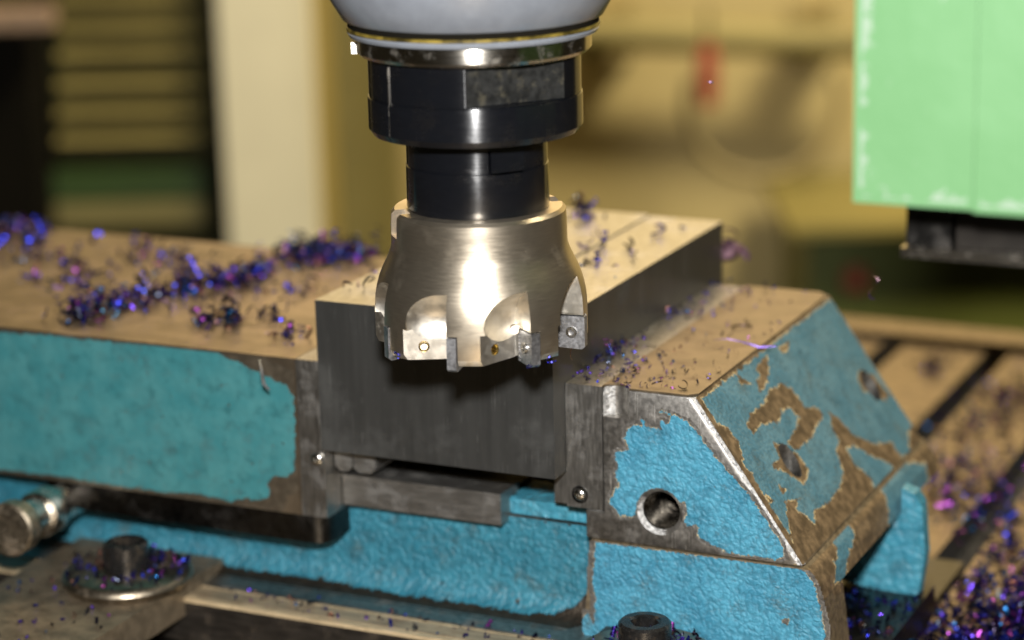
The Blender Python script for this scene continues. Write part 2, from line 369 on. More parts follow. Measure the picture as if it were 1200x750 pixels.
def zz(pts, ox, oy, k): return [(ox+a/k, oy+b/k) for a, b in pts]

# ================================================================== SETTING: machine table, wall
TZ = -16.0
TY1 = 61.0
# table top: strips between T-slots that run away from the viewer
slots = [(-1.6, -0.2), (4.9, 6.4), (11.3, 13.1), (17.8, 19.6), (24.3, 26.1)]
table = bpy.data.objects.new('machine_table', None); link(table); tag(table, 'oily steel milling table with dark T-slots', kind='structure')
xs = [-60.0] + [v for s_ in slots for v in s_] + [70.0]
for i in range(0, len(xs), 2):
    bm = new_bm(); box(bm, xs[i], xs[i+1], -40, TY1, TZ-1.6, TZ); bevel(bm, 0.12, 2)
    o = finish('table_strip', bm, M['table'], table); o.data.materials.append(M['slot'])
    for pl in o.data.polygons: pl.material_index = 1 if abs(pl.normal.x) > 0.8 else 0
for a, b in slots:
    bm = new_bm(); box(bm, a-0.6, b+0.6, -40, TY1, TZ-3.2, TZ-1.62); finish('slot_floor', bm, M['slot'], table)
bm = new_bm(); box(bm, -60, 70, TY1+0.02, TY1+3.0, TZ-3.2, TZ+0.55); bevel(bm, 0.25, 3); finish('end_rail', bm, M['table'], table)
bm = new_bm(); box(bm, -60, 70, -40, TY1, TZ-6, TZ-3.25); finish('table_base', bm, M['slot'], table)

def slab(name, mat, px0, px1, py0, py1, d0, d1, parent=None, bev=0.0):
    """upright box facing the camera azimuth, front at depth d0, spanning a pixel window there"""
    a = bg(px0, (py0+py1)/2, d0); b = bg(px1, (py0+py1)/2, d0)
    zt = bg((px0+px1)/2, py0, d0)[2]; zb = bg((px0+px1)/2, py1, d0)[2]
    ua, ub = (a-CAM) @ HR, (b-CAM) @ HR
    Mx = Matrix(((HR[0], HF[0], 0, CAM[0]), (HR[1], HF[1], 0, CAM[1]), (0, 0, 1, 0), (0, 0, 0, 1)))
    bm = new_bm(); box(bm, ua, ub, d0, d1, zb, zt, Mx)
    if bev: bevel(bm, bev, 2)
    return finish(name, bm, mat, parent)
WD = 330
wall = slab('wall', M['wall'], -900, 2400, -1200, 900, WD, WD+8); tag(wall, None, kind='structure')
# cream column with yellow trim
c = thing('column', 'blurred cream upright column behind the left vise jaw', 'column', bg(318, 300, 262))
slab('shaft', M['cream'], 258, 366, -400, 560, 255, 275, c, 0.8)
slab('trim_strip', M['yellowtrim'], 366.5, 376, -400, 560, 258, 275, c)
tag(slab('column_shade_sheet', M['olive2'], 372, 462, -500, 700, 300, 320), 'blurred olive sheet standing in for shade just right of the cream column', 'panel')  # added sheet, darkens the wall where shade falls beside the column
# louvred cabinet at far left
c = thing('louvred_cabinet', 'dark olive cabinet with louvre slats, blurred at the far left', 'cabinet', bg(120, 260, 240))
slab('body', M['olive'], -420, 238, -420, 560, 262, 300, c)
slab('side_post', M['blackpaint'], 239, 257.5, -420, 560, 258, 300, c)
slab('black_panel', M['blackpaint'], -420, 52, 42, 560, 250, 261.5, c)
slab('green_band', M['darkgreen'], 62, 238, 200, 234, 258, 261.8, c)
slab('lower_panel', M['olive2'], 62, 238, 236, 264, 258, 261.8, c)
for k, yy in enumerate((-66, -34, -2, 29, 60, 95, 128, 160)):
    a = bg(66, yy, 258); b = bg(238, yy+3, 258)
    ua, ub = (a-CAM) @ HR, (b-CAM) @ HR; z0 = (a[2]+b[2])/2
    Mx = Matrix(((HR[0], HF[0], 0, CAM[0]), (HR[1], HF[1], 0, CAM[1]), (0, 0, 1, 0), (0, 0, 0, 1)))
    bm = new_bm(); prism(bm, [(ua, 0), (ub, 0), (ub, 1), (ua, 1)], 'z', 0, 1)
    bm.free(); bm = new_bm()
    pr = [(261.5, z0+0.75), (258.2, z0-0.05), (258.0, z0-0.42), (258.4, z0-0.42), (261.5, z0+0.35)]
    prism(bm, pr, 'x', ua, ub, Mx)
    finish('louvre_slat', bm, M['slat'], c)
slab('top_rail', plain('pinkish_rail', (0.34, 0.23, 0.15), 0.6), -200, 60, 14, 36, 246, 249.5, c, 0.4)
# wall pipe, hose loop and red handle
c = thing('wall_pipe', 'blurred dark horizontal pipe across the tan wall', 'pipe', bg(840, 45, 318))
p0, p1 = bg(660, 38, 318), bg(1010, 50, 318)
bm = new_bm(); L = np.linalg.norm(p1-p0); lathe(bm, [(2.2, 0), (2.2, L)], 24, frame(p0, p1-p0)); finish('tube', bm, M['olive2'], c, 40)
for px in (700, 940):
    q = bg(px, 42, 322); bm = new_bm(); box(bm, q[0]-1.5, q[0]+1.5, q[1]-3, q[1]+9, q[2]-4, q[2]+4); finish('bracket', bm, M['hose'], c)
c = thing('hanging_hose', 'blurred tan hose loop hanging on the wall', 'hose', bg(890, 200, 315))
q = bg(893, 120, 315); bm = new_bm(); rad = 10.2; seg = 40; ring = []
for i in range(seg+1):
    a = math.radians(-200+220*i/seg) ; cp = Vector(q)+Vector(HR)*rad*math.cos(a)+Vector((0, 0, rad*math.sin(a)))
    tn = Vector(HR)*-math.sin(a)+Vector((0, 0, math.cos(a)))
    Mx = frame(cp, tn, HF); ring.append([bm.verts.new(Mx @ Vector((0.65*math.cos(b), 0.65*math.sin(b), 0))) for b in [2*math.pi*j/12 for j in range(12)]])
for A, B in zip(ring[:-1], ring[1:]):
    for j in range(12): bm.faces.new((A[j], A[(j+1) % 12], B[(j+1) % 12], B[j]))
finish('tube', bm, M['hose'], c, 40)
c = thing('red_handle', 'blurred red hanging handle on the tan wall', 'handle', bg(828, 120, 310))
q = bg(829, 88, 310); bm = new_bm()
lathe(bm, [(0.3, -4.2), (1.25, -3.9), (1.5, -1), (1.3, 2.5), (0.9, 3.9), (0.3, 4.2)], 20, frame(q, (0, 0, 1))); finish('grip', bm, M['red'], c, 40)
bm = new_bm(); lathe(bm, [(0.3, 4.2), (0.3, 9)], 12, frame(q, (0, 0, 1))); finish('hook', bm, M['blackpaint'], c, 40)
# low green cabinet at the right behind the table, with a red knob
c = thing('green_cabinet', 'blurred dark green cabinet low behind the table', 'cabinet', bg(1080, 400, 300))
slab('body', plain('mid_green_enamel', (0.12, 0.14, 0.03), 0.5, 0, 0.2, 0.05), 945, 1700, 268, 640, 296, 325, c, 1.0)
slab('top_plate', plain('olive_top', (0.20, 0.17, 0.05), 0.5, 0, 0.1, 0.05), 925, 1700, 258, 268, 290, 325, c, 0.5)
q = bg(1003, 327, 295); bm = new_bm(); lathe(bm, [(0.5, 2), (0.5, 0.8), (1.5, 0.6), (1.7, 0), (1.2, -0.7), (0.2, -0.9)], 24, frame(q, HF)); finish('red_knob', bm, M['red'], c, 40)

# ================================================================== green machine head at the right
GY = -8.0
def gx(px, py, dy=0.0): return ony(px, py, GY+dy)
c = thing('green_machine_housing', 'light green painted machine housing with chipped edges, upper right', 'machine housing', gx(1100, 248, 4))
xa = gx(1001, 120)[0]; xs_ = gx(1144, 120)[0]; xb = xs_+16; zt = 40.0; zb0 = gx(1100, 244)[2]
def green_panel(name, x0, x1, z0, z1, y0, y1, left):
    bm = new_bm(); box(bm, x0, x1, y0, y1, z0, z1); bevel(bm, 0.3, 3)
    o = finish(name, bm, M['green'], c, 40)
    me = o.data; at = me.attributes.new('paint', 'FLOAT', 'POINT'); at.data.foreach_set('value', [2.0]*len(me.vertices))
    coat('front_skin', M['green'], o, (x0+0.2, y0, z0+0.2), (1, 0, 0), (0, 0, 1), x1-x0-0.4, z1-z0-0.4, 0.12, lift=0.01, inset=(left, -3, 0.0, -9))
    return o
green_panel('side_panel', xa, xs_-0.015, zb0, zt, GY, GY+14, 0.1)
green_panel('door_panel', xs_+0.015, xb, zb0-0.06, zt, GY-0.05, GY+14, -3)
x0 = gx(1062, 270, 3)[0]; x1 = gx(1118, 270, 3)[0]; z1 = zb0-0.15; z0 = gx(1062, 287, 3)[2]
bm = new_bm(); box(bm, x0, x1-0.1, GY+3, GY+9, z0, z1); bevel(bm, 0.1, 2); finish('lower_block', bm, M['oily_dark'], c)
bm = new_bm(); box(bm, x1, xb, GY+3.3, GY+10, z0, z1); bevel(bm, 0.1, 2); finish('lower_housing', bm, M['black_rubber'], c)
bm = new_bm(); box(bm, x0-0.1, xb, GY+2.7, GY+10, z0-0.35, z0-0.02); bevel(bm, 0.12, 3); finish('chrome_strip', bm, M['polished'], c, 40)

# ================================================================== VISE
vise = thing('machine_vise', 'blue painted machine vise with chipped paint clamping the steel block', 'vise', (-4, 13, TZ))
# --- bed: front rail, back rail, floor and flange
RY = 6.0
bm = new_bm()
prof = [(RY, -9.22), (RY, -12.3)]
for i in range(7):
    a = math.radians(90*i/6); prof.append((RY-1.3*(1-math.cos(a)), -12.3-1.15*math.sin(a)))
prof += [(3.9, -13.52), (3.9, -14.6), (8.6, -14.6), (8.6, -9.22)]
prism(bm, prof, 'x', -44, 2.35)
bed = finish('bed', bm, M['cast_bare'], vise, 35)
bm = new_bm(); box(bm, -44, 1.9, RY+0.12, 8.6, -9.12, -8.45); bevel(bm, 0.06, 2); finish('front_rail', bm, M['paint_solid'], vise)
bm = new_bm(); box(bm, -44, 2.3, 17.5, 20.5, -14.6, -8.45); bevel(bm, 0.06, 2); finish('back_rail', bm, M['cast_bare'], vise)
bm = new_bm(); box(bm, -44, 2.3, 8.62, 17.48, -14.6, -13.5); finish('bed_floor', bm, M['oily_dark'], vise)
# bed paint: upright part and flare
def bedwarp(X, P):
    v = P[:, 1]; a = np.clip((v-3.08)/1.9, 0, 1)*math.pi/2
    Y = np.where(v < 3.08, RY, RY-1.3*(1-np.cos(a))); Z = np.where(v < 3.08, -9.22-v, -12.3-1.15*np.sin(a))
    return np.stack([X[:, 0], Y-0.015, Z+0.006], 1)
bp = [(0, -0.5), (45.9, -0.5), (46.05, 1.6), (45.85, 2.6), (45.3, 3.4), (44.4, 4.0), (43.0, 4.3), (40.5, 4.2), (37, 4.3), (33, 4.1), (30, 4.2), (24, 4.1), (16, 4.2), (0, 4.2)]
coat('paint_coat', M['paint_bed'], bed, (-44, RY, -9.22), (1, 0, 0), (0, 0, -1), 46.2, 4.95, 0.1, paints=[bp], warp=bedwarp, cull=-1)
# flange with machined steps along the front
bm = new_bm(); prism(bm, [(4.35, -13.56), (4.35, -13.75), (3.7, -13.75), (3.7, -13.62), (2.35, -13.62), (2.35, -15.6), (8.5, -15.6), (8.5, -14.62), (4.5, -14.62), (4.5, -13.56)][::-1], 'x', -44, 3.2)
bevel(bm, 0.07, 2); finish('flange', bm, M['flange'], vise)
for y_, z_, w_, mt in ((2.30, -13.60, 0.26, 'edge_glint'), (2.66, -13.585, 0.98, 'tan_strip'), (3.72, -13.59, 0.13, 'edge_glint'), (4.35, -13.54, 0.10, 'edge_glint')):  # narrow pale strips are added painted edge glints; the wide one is tan steel
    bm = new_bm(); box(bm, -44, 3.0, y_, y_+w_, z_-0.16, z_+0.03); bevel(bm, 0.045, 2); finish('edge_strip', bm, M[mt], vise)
bm = new_bm(); box(bm, -44, 13, 2.6, 24, TZ+0.01, -15.62); finish('base_plate', bm, M['oily_dark'], vise)

# --- moving jaw
LY0, LY1, LZT, LZB, LX = 3.81, 21.2, -2.64, -9.58, -9.40
PX0 = -10.62
bm = new_bm(); box(bm, -46, PX0-0.02, LY0, LY1, LZB, LZT); bevel(bm, 0.10, 3)
mj = finish('moving_jaw', bm, M['jaw_steel'], vise, 40); mj['label'] = 'teal painted moving jaw with bare steel top'
bm = new_bm(); box(bm, PX0, LX-0.02, LY0+0.02, LY1, -9.58, LZT-0.01); bevel(bm, 0.07, 2); finish('jaw_plate', bm, M['plate_steel'], mj, 40)
# oily keeper plate below with a rounded corner
pts = [(-23.9, 20)]
pts += [(-23.9, 4.5)]
for i in range(9):
    a = math.radians(-90+90*i/8); pts.append((-9.55-0.9+0.9*math.cos(a), 4.78+0.9+0.9*math.sin(a)-0.85))
pts += [(-9.55, 20)]
pts[1] = (-23.9, 3.93)
bm = new_bm(); prism(bm, pts, 'z', -10.85, -9.6); bevel(bm, 0.08, 2, 50); finish('keeper_plate', bm, M['oily_dark'], mj, 40)
# left coat outline
Lp = [(-420, 350), (0, 389), (60, 393), (135, 401), (183, 402), (209, 407), (252, 411), (284, 427), (309, 440), (335, 451), (345, 464), (346, 500), (346, 530), (344, 552), (335, 560), (322, 558), (313, 566), (318, 582), (302, 587), (288, 584), (273, 588), (230, 579), (194, 577), (144, 570), (72, 559), (0, 550), (-420, 500)]
O_, U_, V_ = (-46, LY0, LZB), (1, 0, 0), (0, 0, 1)
coat('paint_coat', M['paint_left'], mj, O_, U_, V_, -10.72+46, LZT-LZB-0.11, 0.09, paints=[uvs(Lp, O_, U_, V_)], cull=-0.7,
     islands=[uvs([(378, 562), (380, 556), (381, 574), (378, 576)], O_, U_, V_)])
def screw_head(name, p, d, r, parent, mat=None, dome=0.6):
    F_ = frame(p, d); bm = new_bm()
    pr = [(r, -0.05), (r, 0.04*r)] + [(r*math.cos(a), 0.04*r+dome*r*math.sin(a)) for a in [math.radians(15*i) for i in range(1, 6)]]
    pr += [(r*0.25, dome*r*1.02), (r*0.2, dome*r*0.6), (0, dome*r*0.55)]
    lathe(bm, pr, 28, F_); return finish(name, bm, mat or M['screw'], parent, 50)
screw_head('screw', (-9.75, LY0-0.02, -6.95), (0, -1, 0), 0.30, mj)
# small chamfered ends of the guide shoes below the block
for x0, x1 in ((-9.36, -8.52), (-8.46, -7.42)):
    bm = new_bm(); prism(bm, [(x0, -6.62), (x1, -6.62), (x1, -7.35), (x1-0.25, -7.66), (x0+0.25, -7.66), (x0, -7.45)], 'y', 4.6, 9.0); bevel(bm, 0.05, 2); finish('guide_shoe', bm, M['guide'], mj)
bm = new_bm(); box(bm, -9.38, -1.9, 5.2, 7.0, -9.38, -8.02); bevel(bm, 0.08, 2); finish('guide_bar', bm, M['guide'], vise)
bm = new_bm(); box(bm, -9.38, -1.88, 7.05, 8.4, -8.42, -8.1); finish('guide_backing', bm, M['oily_dark'], vise)

# --- fixed jaw
RY0, RY1, RZT, RZB = 4.74, 22.0, -2.72, -9.2
xA, xB = 6.93, 11.42
bm = new_bm(); prism(bm, [(2.95, RZT-0.04), (xA, RZT-0.04), (xB, RZB), (2.15, RZB), (2.15, -7.98), (2.95, -7.98)], 'y', RY0, RY1)
ed = [e for e in bm.edges if all(abs(v.co.y-RY0) < 1e-4 for v in e.verts) and abs(e.verts[0].co.z-e.verts[1].co.z) > 3 and max(v.co.x for v in e.verts) > 10]
bmesh.ops.bevel(bm, geom=ed, offset=0.33, segments=4, profile=0.5, affect='EDGES')
bevel(bm, 0.09, 2, 35)
cut = []
b2 = new_bm(); lathe(b2, [(0.60, -3.95), (0.60, -2)], 40, Matrix.Translation((3.52, 4.62, 0))); cut.append(b2)
HX, HZ = 5.38, -7.69
b2 = new_bm(); lathe(b2, [(0.80, 0), (0.80, 9.5)], 48, frame((HX, RY0-0.5, HZ), (0, 1, 0))); cut.append(b2)
b2 = new_bm(); lathe(b2, [(1.02, -0.3), (0.98, 0.0), (0.70, 0.28)], 48, frame((HX, RY0, HZ), (0, 1, 0))); cut.append(b2)
SN = Vector((6.38, 0, 4.43)).normalized()
for yy in (8.93, 20.3):
    b2 = new_bm(); lathe(b2, [(0.62, -1.8), (0.62, 3)], 40, frame((9.42, yy, -6.4), (SN.x*0.35, 0, 0.93), (0, 1, 0))); cut.append(b2)
me = boolean(bm, cut)
me.materials.clear(); me.materials.append(M['cast_bare']); me.materials.append(M['worn_edge']); me.materials.append(M['brown_cast'])
for pl in me.polygons:
    nn = Vector(pl.normal); pl.material_index = 1 if (-nn.y > 0.22 and nn.dot(SN) > 0.22 and pl.center.y < RY0+0.6) else (2 if pl.center.z < -9.0 and nn.x > 0.15 else 0)
fj = finish_mesh('fixed_jaw', me, M['cast_bare'], vise, 32); fj['label'] = 'fixed jaw with bright blue chipped paint and sloping side'
# thread inside the tapped hole
bm = new_bm(); pr = []
for i in range(14): pr += [(0.80, 0.32+0.24*i), (0.66, 0.32+0.24*i+0.12)]
inner = [(r, z) for r, z in pr]; outer = [(0.85, inner[-1][1]), (0.85, inner[0][1])]
lathe(bm, inner+outer, 48, frame((HX, RY0, HZ), (0, 1, 0)), closed=True); finish('thread', bm, M['thread'], fj, 30)
# top plate of the jaw: thin oily slab
bm = new_bm(); prism(bm, [(2.94, RY0+0.02), (xA-0.35, RY0+0.02), (xA+0.0, RY0+0.35), (xA+0.02, RY1-0.5), (xA-0.4, RY1), (2.94, RY1)], 'z', RZT-0.035, RZT+0.05)
tb = tmp(bm); bm = new_bm(); bm.from_mesh(tb.data); d_ = tb.data; bpy.data.objects.remove(tb); bpy.data.meshes.remove(d_)
b2 = new_bm(); lathe(b2, [(0.605, -4), (0.605, -2)], 40, Matrix.Translation((3.52, 4.62, 0)))
finish_mesh('top_plate', boolean(bm, [b2]), M['jaw_top'], fj, 40)
# jaw plate
bm = new_bm(); box(bm, 1.345, 2.93, RY0-0.02, RY1-0.2, -7.94, RZT+0.01); bevel(bm, 0.06, 2); jp = finish('jaw_plate', bm, M['plate_steel'], fj, 40)
bm = new_bm(); box(bm, 0.66, 1.33, 5.0, RY1-0.3, -7.95, -6.52); bevel(bm, 0.06, 2); finish('ledge', bm, M['plate_steel'], fj, 40)
bm = new_bm(); lathe(bm, [(0.36, 0), (0.36, 0.05), (0.30, 0.06), (0.29, 0.0)], 32, frame((1.93, RY0-0.02, -7.37), (0, -1, 0)), closed=True); finish('screw_seat', bm, M['oily_dark'], jp, 40)
screw_head('screw', (1.93, RY0-0.02, -7.37), (0, -1, 0), 0.27, jp)
# right front coat
O_, U_, V_ = (2.15, RY0, RZB+0.1), (1, 0, 0), (0, 0, 1)
Rp = zz([(415, 258), (440, 262), (455, 275), (450, 295), (436, 305), (428, 290), (415, 295), (420, 320), (390, 318), (368, 308), (350, 288), (352, 310), (320, 308), (295, 325), (288, 355), (302, 395), (258, 403), (250, 430), (268, 455), (255, 480), (262, 505), (270, 530), (240, 560), (228, 590), (245, 605), (270, 640), (330, 640), (335, 590)], 640, 400, 3.127)
Rp += zz([(505, 590), (515, 612), (508, 660), (522, 678), (550, 672), (560, 720), (590, 735)], 640, 400, 3.127)
Rp += zz([(400, 660), (440, 682), (500, 690), (560, 700), (582, 692), (575, 660), (545, 615), (500, 545), (450, 492), (415, 450), (395, 425), (372, 392), (345, 362), (322, 352), (300, 342), (282, 338)], 640, 320, 2.0826)
coat('paint_coat', M['paint_right'], fj, O_, U_, V_, 9.3, 6.3, 0.05, paints=[uvs(Rp, O_, U_, V_)], holes=[(HX-2.15, HZ-RZB-0.1, 1.0)], cull=-0.12)
# slope coat
sl = Vector((xB-xA, 0, RZB-RZT+0.04)); SL = sl.length; sl.normalize()
O_ = np.array((xA, RY0, RZT-0.04)); U_ = (0, 1, 0); V_ = tuple(sl)
O_ = O_
def Q(pts): return uvs(zz(pts, 800, 380, 2.5), O_, V_, U_)
bares = [[(185, 290), (200, 262), (235, 235), (255, 195), (290, 175), (320, 190), (350, 230), (352, 245), (395, 245), (412, 270), (390, 300), (380, 330), (350, 355), (330, 370), (305, 345), (335, 300), (340, 270), (310, 245), (290, 255), (280, 285), (230, 295), (205, 320), (192, 305)],
         [(262, 345), (300, 355), (335, 380), (370, 425), (355, 470), (310, 440), (265, 420), (258, 408), (285, 395)],
         [(430, 258), (460, 280), (500, 325), (560, 352), (610, 345), (640, 390), (665, 375), (660, 320), (680, 280), (760, 300), (760, 420), (660, 425), (640, 460), (605, 520), (560, 580), (480, 720), (450, 780), (350, 780), (330, 710), (320, 640), (305, 560), (300, 520), (345, 510), (330, 540), (360, 560), (388, 590), (385, 545), (430, 520), (460, 480), (470, 430), (450, 370), (460, 340), (440, 310)],
         [(212, 130), (245, 90), (254, 130), (242, 180), (225, 198), (214, 165), (228, 150)], [(160, 150), (180, 160), (204, 178), (165, 175)],
         [(92, 288), (130, 300), (165, 350), (180, 402), (155, 395), (120, 345)], [(178, 418), (205, 438), (208, 458), (185, 438)], [(280, 470), (302, 485), (290, 497)], [(238, 493), (268, 520), (255, 533)],
         [(515, 130), (560, 150), (605, 210), (590, 225), (560, 190), (530, 200), (512, 160)], [(280, 70), (312, 52), (310, 75), (290, 85)]]
isl = [[(480, 365), (500, 355), (560, 390), (590, 400), (618, 420), (622, 455), (600, 495), (570, 505), (550, 450), (500, 410)]]
# (u,v) here: u runs down the slope, v runs away from the viewer
coat('slope_paint_coat', M['paint_slope'], fj, O_, V_, U_, SL-0.1, RY1-RY0-0.1, 0.06, bares=[Q(b) for b in bares], islands=[Q(b) for b in isl],
     holes=[], cull=-99, inset=(0.18, -1.0, 0.42, 0.05), lift=0.012)
# cut the coat where the two drillings come out
so = bpy.data.objects['slope_paint_coat']; bm = new_bm(); bm.from_mesh(so.data)
dl = []
for yy in (8.93, 20.3):
    ax = Vector((SN.x*0.35, 0, 0.93)).normalized(); p0 = Vector((9.42, yy, -6.4))
    for f in bm.faces:
        q = f.calc_center_median()*100-p0; q -= ax*q.dot(ax)
        if q.length < 0.63: dl.append(f)
bmesh.ops.delete(bm, geom=dl, context='FACES'); bm.to_mesh(so.data); bm.free()

# --- lower casting under the fixed jaw
bm = new_bm()
side = [(11.36, -9.24), (11.66, -9.52), (11.96, -10.0), (12.12, -10.6)]
prism(bm, [(2.4, -9.24)] + side + [(2.25, -10.6)], 'y', RY0-0.05, RY1+0.3); bevel(bm, 0.05, 2, 40)
lc = finish('base_casting', bm, M['brown_cast'], vise, 40)
bm = new_bm(); prism(bm, [(2.25, -10.62), (12.12, -10.62), (12.5, -13.6), (12.6, -15.6), (1.9, -15.6), (2.0, -13.4)], 'y', RY0-0.05, 7.6); bevel(bm, 0.05, 2, 40)
finish('front_foot', bm, M['brown_cast'], lc, 40)
# rib standing back under the overhang
bm = new_bm(); prism(bm, [(9.5, -10.64), (12.16, -10.64), (12.16, -9.5), (12.75, -9.7), (13.05, -10.2), (13.25, -12.4), (12.95, -14.6), (9.5, -14.1)], 'y', 16.0, 16.8); bevel(bm, 0.12, 3, 30)
finish('rib', bm, M['paint_solid'], lc, 40)
bm = new_bm(); prism(bm, [(9.0, -14.25), (13.3, -14.35), (13.4, -15.6), (9.0, -15.6)], 'y', 8.0, 17.5); bevel(bm, 0.1, 2); finish('rib_foot', bm, M['oily_dark'], lc, 40)
O_, U_, V_ = (1.95, RY0-0.06, -15.5), (1, 0, 0), (0, 0, 1)
fp = [(0.62, 6.18), (3, 6.2), (9.38, 6.25), (9.68, 5.95), (9.95, 5.5), (10.1, 5.0), (10.35, 4.0), (10.5, 2), (10.55, 0), (0.2, 0), (0.3, 1.2), (0.05, 2.0), (-0.15, 2.6), (0.25, 3.0), (0.5, 2.6), (0.62, 3.6), (0.45, 4.6), (0.55, 5.5)]
coat('paint_coat', M['paint_right'], lc, O_, U_, V_, 10.6, 6.22, 0.06, paints=[fp], cull=-0.2, bares=[[(8.55, 4.0), (8.9, 4.05), (8.85, 3.85), (8.6, 3.82)]])
# right side coat: mostly bare with a painted strip
O_, U_, V_ = (12.1, RY0, -10.6), (0, 1, 0), (-0.06, 0, 0.998)
strip = zz([(478, 555), (500, 545), (525, 575), (520, 620), (490, 680), (470, 750), (445, 760), (455, 710), (475, 660)], 800, 380, 2.5)
def sidewarp(X, P):
    z = X[:, 2]; xx = np.interp(-z, [9.24, 9.52, 10.0, 10.6, 10.62, 13.6, 15.6], [11.36, 11.68, 11.96, 12.12, 12.12, 12.5, 12.6]); return np.stack([xx+0.015, X[:, 1], z], 1)
back = zz([(625, 440), (660, 408), (720, 410), (720, 560), (640, 560), (600, 600), (615, 500)], 800, 380, 2.5)
coat('side_paint_coat', M['paint_slope'], lc, O_, U_, V_, RY1-RY0, 1.25, 0.06, paints=[uvs(strip, O_, U_, V_), uvs(back, O_, U_, V_)], cull=-99, warp=sidewarp)
O_, U_, V_ = (12.4, RY0, -15.5), (0, 1, 0), (-0.06, 0, 0.998)
coat('foot_paint_coat', M['paint_slope'], lc, O_, U_, V_, 2.8, 4.85, 0.06, paints=[uvs(strip, O_, U_, V_)], cull=-0.4, warp=sidewarp)
# boss for the right hand bolt
bm = new_bm(); box(bm, 3.0, 9.2, -1.4, RY0-0.08, -15.6, -12.92); bevel(bm, 0.15, 3); finish('clamp_lug', bm, M['flange'], vise, 40)

# ================================================================== strap clamp and bolts
bm = new_bm(); box(bm, -23.5, -15.9, -14, 5.6, -14.4, -12.92); bevel(bm, 0.12, 3)
tag(finish('clamp_strap', bm, M['strap'], None, 40), 'thick oily steel clamp strap under the left bolt', 'clamp')
bm = new_bm(); box(bm, -23.0, -16.4, -13, -6, TZ, -14.42); bevel(bm, 0.1, 2)
tag(finish('packing_block', bm, M['oily_dark'], None, 40), 'dark steel packing block holding up the clamp strap', 'block')
def socket_bolt(p, r, hh, label):
    t_ = thing('clamp_bolt', label, 'bolt', p, 'clamp bolts with washers')
    Mx = Matrix.Translation(p); bm = new_bm()
    lathe(bm, [(0, -0.6), (r*0.5, -0.6), (r*0.5, 0), (r, 0), (r, hh-0.1), (r-0.1, hh), (r*0.62, hh), (r*0.56, hh-0.06), (r*0.56, hh-0.62), (0, hh-0.66)], 48, Mx)
    hd = finish('bolt_head', bm, M['bolt'], t_, 40, p)
    bm = new_bm(); hx = [(0.56*r*1.0*math.cos(math.radians(60*i+10)), 0.56*r*math.sin(math.radians(60*i+10))) for i in range(6)]
    circ = [(0.565*r*math.cos(2*math.pi*i/36), 0.565*r*math.sin(2*math.pi*i/36)) for i in range(36)]
    prism(bm, hx, 'z', -0.5, 0.2, Matrix.Translation((p[0], p[1], p[2]+hh-0.1)))
    ring = new_bm(); prism(ring, circ, 'z', hh-0.60, hh-0.05, Mx)
    finish_mesh('hex_socket', boolean(ring, [bm]), M['bolt'], hd, 30, p)
    return t_
def washer(p, label):
    bm = new_bm(); Mx = Matrix.Translation(p)
    lathe(bm, [(1.0, 0.62), (2.55, 0.62), (2.80, 0.47), (2.86, 0.3), (2.72, 0.0), (1.0, 0.0)], 64, Mx, closed=True)
    return tag(finish('washer', bm, M['washer'], None, 40, p), label, 'washer', 'washers under the clamp bolts')
socket_bolt((-18.3, 1.65, -12.28), 0.98, 1.22, 'black socket head bolt on the blurred clamp at lower left')
washer((-18.3, 1.65, -12.90), 'thick round washer littered with chips at lower left')
socket_bolt((6.0, 1.5, -12.28), 1.05, 1.25, 'black socket head bolt at the bottom edge before the blue casting')
washer((6.0, 1.5, -12.90), 'chip covered washer at the bottom edge of the picture')
# round headed pin at the left edge
c = thing('round_pin', 'shiny round headed steel pin at the left edge', 'pin', (-24.5, 0, -12.9))
pa = np.array(ony(66, 592, 3.0)); pb = np.array(ony(8, 622, -1.4)); dv = pb-pa; L = np.linalg.norm(dv)
F_ = frame(pa, dv); bm = new_bm(); lathe(bm, [(0, -3), (0.8, -3), (0.8, L-1.0), (0, L-1.0)], 40, F_); finish('shaft', bm, M['polished'], c, 40)
bm = new_bm(); lathe(bm, [(0.98, L*0.12), (1.06, L*0.15), (1.06, L*0.36), (0.98, L*0.40), (0.78, L*0.40), (0.78, L*0.12)], 40, F_, closed=True); finish('collar', bm, M['polished'], c, 40)
bm = new_bm(); lathe(bm, [(0, L-1.0), (1.08, L-1.0), (1.18, L-0.9), (1.18, L-0.12), (1.06, L), (0.7, L+0.02), (0.65, L-0.05), (0, L-0.05)], 40, F_); finish('head', bm, M['washer'], c, 40)

# ================================================================== workpiece
BX0, BX1, BY0, BY1, BZB = -9.40, 1.326, 3.588, 23.2, -6.444
bm = new_bm(); prism(bm, [(BX0, BZB), (BX1, BZB), (BX1, 0.0), (-2.3, 0.0), (-2.3, 0.07), (BX0, 0.07)], 'y', BY0, BY1); bevel(bm, 0.05, 2, 40)
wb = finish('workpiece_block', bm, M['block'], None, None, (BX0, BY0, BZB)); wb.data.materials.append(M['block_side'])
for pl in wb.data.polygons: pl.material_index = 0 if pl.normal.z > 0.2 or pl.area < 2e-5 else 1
tag(wb, 'grey milled steel block clamped in the vise below the cutter', 'steel block')

